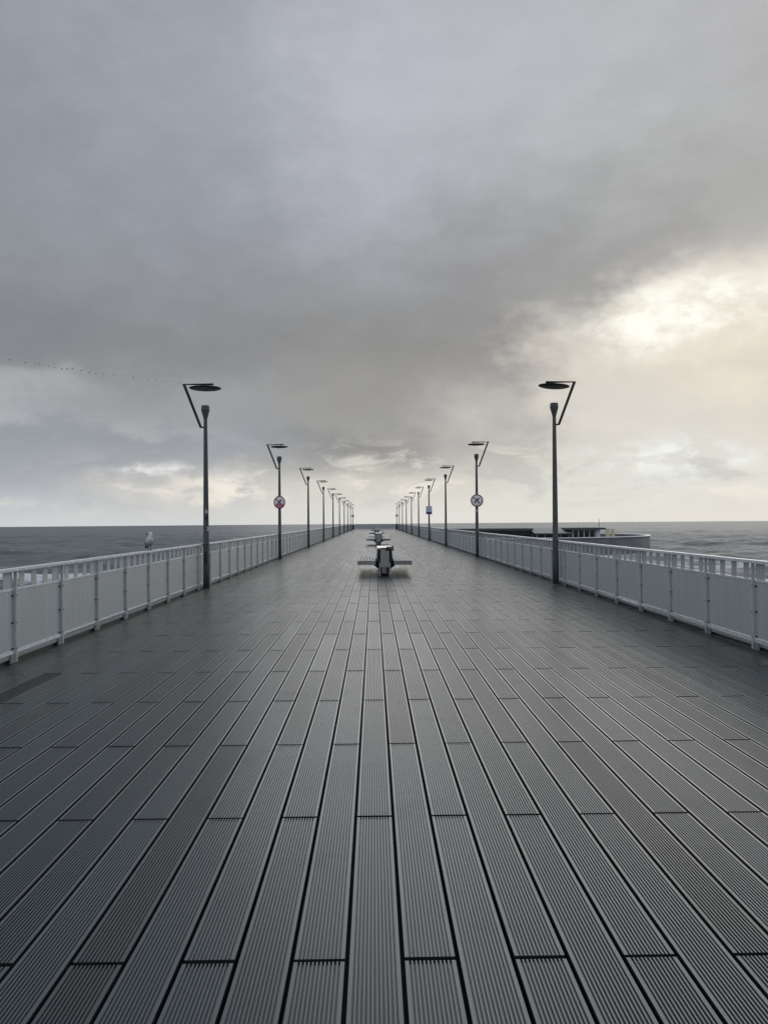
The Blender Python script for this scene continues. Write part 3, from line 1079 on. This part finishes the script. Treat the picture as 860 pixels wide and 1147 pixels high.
# ------------------------------------------------------------------ gull on the left fence
def make_gull(loc, rz):
    root = empty('gull', loc, rz)          # local +x is the direction the breast faces
    tag(root, 'grey and white gull standing on the left fence rail, head turned left', 'gull')
    # body rings along tail -> breast -> neck -> head (local x, z), radii (side, height)
    path = [((-.170, .085), .012, .010), ((-.130, .105), .032, .022), ((-.070, .135), .058, .050), ((-.010, .160), .074, .068),
            ((.045, .185), .072, .070), ((.078, .222), .056, .056), ((.088, .258), .041, .041), ((.092, .285), .036, .037),
            ((.095, .312), .038, .037), ((.096, .335), .032, .030), ((.096, .352), .014, .012)]
    mb = MB()
    seg = 20
    vs, fs = [], []
    n = len(path)
    for i, ((x, z), rs, rh) in enumerate(path):
        a, b = path[max(i - 1, 0)][0], path[min(i + 1, n - 1)][0]
        d = Vector((b[0] - a[0], 0, b[1] - a[1])).normalized()
        up = Vector((-d.z, 0, d.x))
        for k in range(seg):
            t = 2 * math.pi * k / seg
            vs.append(Vector((x, 0, z)) + Vector((0, 1, 0)) * rs * math.cos(t) + up * rh * math.sin(t))
    for i in range(n - 1):
        for k in range(seg):
            k2 = (k + 1) % seg
            fs.append([i * seg + k, i * seg + k2, (i + 1) * seg + k2, (i + 1) * seg + k])
    fs.append(list(range(seg))[::-1])
    fs.append([(n - 1) * seg + k for k in range(seg)])
    mb.add(vs, fs, 'gull', True)
    for y in (-.026, .026):
        mb.tube([(.005, y, .15), (.004, y, .10), (.012, y, .055), (.004, y, .006)], [.022, .013, .0065, .0065], 'gull', 8)
        for a in (-28, 0, 28):
            e = (.004 + .048 * math.cos(R(a)), y + .048 * math.sin(R(a)), .006)
            mb.tube([(.004, y, .007), e], [.0065, .005], 'gull', 6)
    raw = mb.mesh('gull_raw')
    tmp = bpy.data.objects.new('gull_raw', raw)
    COL.objects.link(tmp)
    md = tmp.modifiers.new('r', 'REMESH')
    md.mode = 'VOXEL'
    md.voxel_size = .0042
    md.use_smooth_shade = True
    dg = bpy.context.evaluated_depsgraph_get()
    me = bpy.data.meshes.new_from_object(tmp.evaluated_get(dg))
    bpy.data.objects.remove(tmp)
    me.name = 'body'
    body = link_mesh('body', me, root)
    # beak points to local -y rotated: the head looks to the picture's left
    h = Vector((.095, 0, .316))
    look = Vector((math.cos(HEADA), math.sin(HEADA), -.10)).normalized()
    side = Vector((-look.y, look.x, 0)).normalized()
    p0 = h + look * .030
    MB().tube([p0, p0 + look * .030, p0 + look * .046, p0 + look * .055 + Vector((0, 0, -.008))], [.013, .010, .0075, .002], 'gull_beak', 8).build('beak', root)
    for s in (-1, 1):
        c = h + look * .014 + side * .031 * s + Vector((0, 0, .008))
        m = MB()
        m.lathe([(.001, -.007), (.006, -.004), (.0075, 0), (.006, .004), (.001, .007)], 'gull_beak', 10, Matrix.Translation(c))
        m.build('eye', root)
    # folded wings
    for s in (-1, 1):
        vs, fs = [], []
        wp = [((.060, .215), .050, .020), ((.030, .190), .076, .045), ((-.03, .158), .079, .055), ((-.09, .122), .064, .042), ((-.15, .090), .034, .022), ((-.215, .062), .008, .008)]
        for (x, z), y, hh in wp:
            for t in range(9):
                q_ = -1 + 2 * t / 8
                vs.append((x - .12 * hh * q_, s * (y + .006 - .020 * q_ * q_), z + hh * q_))
        for (x, z), y, hh in wp:
            for t in range(9):
                q_ = -1 + 2 * t / 8
                vs.append((x - .12 * hh * q_, s * (y - .010 - .020 * q_ * q_), z + hh * q_))
        m_ = len(wp) * 9
        for i_ in range(len(wp) - 1):
            for t in range(8):
                a = i_ * 9 + t
                fs.append([a, a + 1, a + 10, a + 9])
                fs.append([m_ + a, m_ + a + 9, m_ + a + 10, m_ + a + 1])
            for t in (0, 8):
                a = i_ * 9 + t
                fs.append([a, a + 9, m_ + a + 9, m_ + a])
        for i_ in (0, len(wp) - 1):
            for t in range(8):
                a = i_ * 9 + t
                fs.append([a, m_ + a, m_ + a + 1, a + 1])
        MB().add(vs, fs, 'gull_wing', True).build('wing', root)
    MB().prism([(-.14, .098), (-.245, .045), (-.245, .037), (-.14, .075)], -.028, .028, 'gull_tail').build('tail', root)
    return root


HEADA = R(-100)
make_gull((XL, 15.75, 1.115), R(-62))


# ------------------------------------------------------------------ birds in the sky
def bird_mesh():
    m = MB()
    m.tube([(-.42, 0, .0), (-.25, 0, 0), (.05, 0, .01), (.25, 0, .02), (.45, 0, .03), (.52, 0, .03)], [.02, .10, .13, .06, .05, .02], 'bird', 8)
    for s in (-1, 1):
        vs = [(.15, 0, .03), (-.15, 0, .03), (.10, s * .42, .22), (-.16, s * .42, .22), (-.10, s * .85, .12), (-.16, s * .85, .12)]
        vs += [(x, y, z - .03) for x, y, z in vs]
        fs = [[0, 1, 3, 2], [2, 3, 5, 4], [6, 8, 9, 7], [8, 10, 11, 9], [0, 2, 8, 6], [2, 4, 10, 8], [1, 7, 9, 3], [3, 9, 11, 5], [4, 5, 11, 10], [0, 6, 7, 1]]
        m.add(vs, fs, 'bird')
    return m.mesh('flying_bird')


BM = bird_mesh()
BP = [(48, 47, 1.1), (108, 58, 1.05), (143, 60, .7), (160, 62, .95), (178, 67, .7), (195, 71, .9), (219, 75, .95), (247, 81, 1.0), (268, 81, 1.05),
      (287, 81, 1.15), (321, 88, 1.1), (353, 95, 1.0), (377, 99, 1.05), (403, 101, .9), (445, 103, 1.0), (478, 107, .6), (521, 113, 1.05), (553, 118, .8),
      (574, 121, .9), (608, 124, .8), (645, 128, .85), (662, 128, .8), (697, 133, .85)]
for i_, (bx, by, sz) in enumerate(BP):
    X, Y = bx * .29070, by * .29070 + 390
    yvp = 584 - .0079 * (X - 418.3)
    D = 640 + 4.0 * i_
    o = link_mesh('flying_bird', BM, None, ((X - 418.3) / 930 * D, D, EYE + (yvp - Y) / 930 * D), R(200 + random.uniform(-12, 12)))
    o.scale = (1.3 * sz, 1.3 * sz, 2.2 * sz)
    lab = 'distant dark bird within the long slanting flock line, above the left fence'
    if i_ == 0:
        lab = 'distant dark bird at the left end of the slanting flock line'
    elif i_ == 1:
        lab = 'distant dark bird second from the left end of the flock line, after a gap'
    elif i_ == len(BP) - 1:
        lab = 'distant dark bird at the right end of the flock, beside the left lamp arm'
    tag(o, lab, 'bird', 'flock of birds flying in a line')
D = 500
o = link_mesh('flying_bird', BM, None, ((138.7 - 418.3) / 930 * D, D, EYE + (586 - 551.6) / 930 * D), R(150))
o.scale = (.6,) * 3
tag(o, 'single tiny bird low over the sea, left of the nearest left lamp', 'bird')

# ------------------------------------------------------------------ low pavilion with round terrace beside the pier
TCX, TCY, TR = 15.2, 92.0, 14.7
root = empty('terrace', (TCX, TCY, 0))
tag(root, 'round grey concrete terrace with pale-rimmed parapet over the sea on the right', 'terrace')
par = MB()
par.lathe([(TR, -1.75), (TR, -.10), (TR - .25, -.10), (TR - .25, -1.05)], 'b_wall', 72, cap=False)
pr = par.build('parapet', root)
MB().lathe([(TR + .06, -.0985), (TR + .06, -.02), (TR - .30, -.02), (TR - .30, -.0985)], 'rail', 72, cap=False).build('rim', pr)
MB().lathe([(TR - .26, -1.7), (TR - .26, -1.05)], 'concrete', 72).build('terrace_floor', root)
col = MB().lathe([(.35, -5.6), (.35, -1.71)], 'concrete', 14).mesh('column')
for k in range(9):
    a = R(40 * k)
    link_mesh('column', col, root, (9.5 * math.cos(a), 9.5 * math.sin(a), 0))
pl = MB().lathe([(.05, -1.0), (.05, .10)], 'rail', 8).mesh('terrace_post')

root = empty('pavilion', (0, 0, 0))
tag(root, 'low dark-roofed pavilion with big windows standing on the round terrace', 'building')
# glazed head house
MB().box((20.5, 86.0, -1.04), (23.3, 89.0, .60), 'b_wall').build('wall', root)
MB().box((19.9, 85.3, .602), (23.9, 89.6, .80), 'b_roof', .02).build('roof', root)
wd = MB()
wd.box((20.62, 85.965, -.30), (22.95, 85.998, .50), 'b_glass')
g = wd.build('window', root)
fr = MB()
for k in range(5):
    x = 20.60 + k * .575
    fr.box((x, 85.90, -.34), (x + .09, 85.962, .54), 'b_frame')
fr.box((20.60, 85.905, .541), (22.99, 85.962, .60), 'b_frame')
fr.box((20.60, 85.905, -.42), (22.99, 85.962, -.341), 'b_frame')
fr.build('window_frame', g)
MB().box((23.05, 85.75, -1.03), (23.42, 85.96, .60), 'b_frame').build('corner_post', root)
MB().lathe([(.03, .805), (.02, 1.75)], 'steel', 6, Matrix.Translation((23.5, 86.4, 0))).build('mast', root)
# link with pale sloping roof
MB().box((16.9, 86.6, -1.04), (20.495, 89.5, .25), 'b_wall').build('link_wall', root)
sl = MB().add([(16.6, 85.6, .30), (20.45, 85.6, .30), (20.45, 88.2, .80), (16.2, 88.2, .80), (16.6, 85.6, .22), (20.45, 85.6, .22), (20.45, 88.2, .72), (16.2, 88.2, .72)],
              [[0, 1, 2, 3], [7, 6, 5, 4], [0, 4, 5, 1], [1, 5, 6, 2], [2, 6, 7, 3], [3, 7, 4, 0]], 'b_roofpale')
sl.build('sloping_roof', root)
wd = MB().box((17.0, 86.56, -.75), (20.4, 86.598, .16), 'b_glass')
g = wd.build('window', root)
fr = MB()
for k in range(5):
    x = 17.0 + k * .83
    fr.box((x, 86.50, -.75), (x + .07, 86.558, .16), 'b_frame')
fr.build('window_frame', g)
# long low wing towards the pier
MB().box((7.6, 86.9, -1.04), (16.88, 90.6, .55), 'b_wall').build('wing_wall', root)
MB().box((7.2, 86.0, .552), (16.55, 91.0, .78), 'b_roof', .02).build('wing_roof', root)
wd = MB().box((7.8, 86.86, -.70), (16.7, 86.898, .44), 'b_glass')
g = wd.build('window', root)
fr = MB()
for k in range(10):
    x = 7.8 + k * .97
    fr.box((x, 86.80, -.70), (x + .08, 86.858, .44), 'b_wall')
for k in (5, 6):
    x = 7.8 + k * .97
    fr.box((x + .10, 86.79, .02), (x + .94, 86.855, .10), 'b_frame')
    fr.box((x + .10, 86.79, -.55), (x + .18, 86.855, .02), 'b_frame')
    fr.box((x + .86, 86.79, -.55), (x + .94, 86.855, .02), 'b_frame')
fr.build('window_frame', g)
# slab that carries the wing up to the terrace
tag(MB().box((7.0, 86.2, -1.6), (8.6, 91.0, -1.06), 'concrete').build('pavilion_walkway'), 'grey concrete slab linking pier and round terrace', 'walkway')

for k, x in enumerate((25.75, 26.32)):
    rt = empty('vent_cabinet', (x, 91.2, -1.05))
    tag(rt, 'left one of two narrow cream cabinets on the terrace' if k == 0 else 'right one of two narrow cream cabinets on the terrace', 'cabinet', 'cream cabinets on the terrace')
    MB().box((-.17, -.2, .003), (.17, .2, 1.62), 'cream', .01).build('cabinet_body', rt)
    MB().box((-.20, -.23, 1.622), (.20, .23, 1.68), 'b_frame', .01).build('lid', rt)
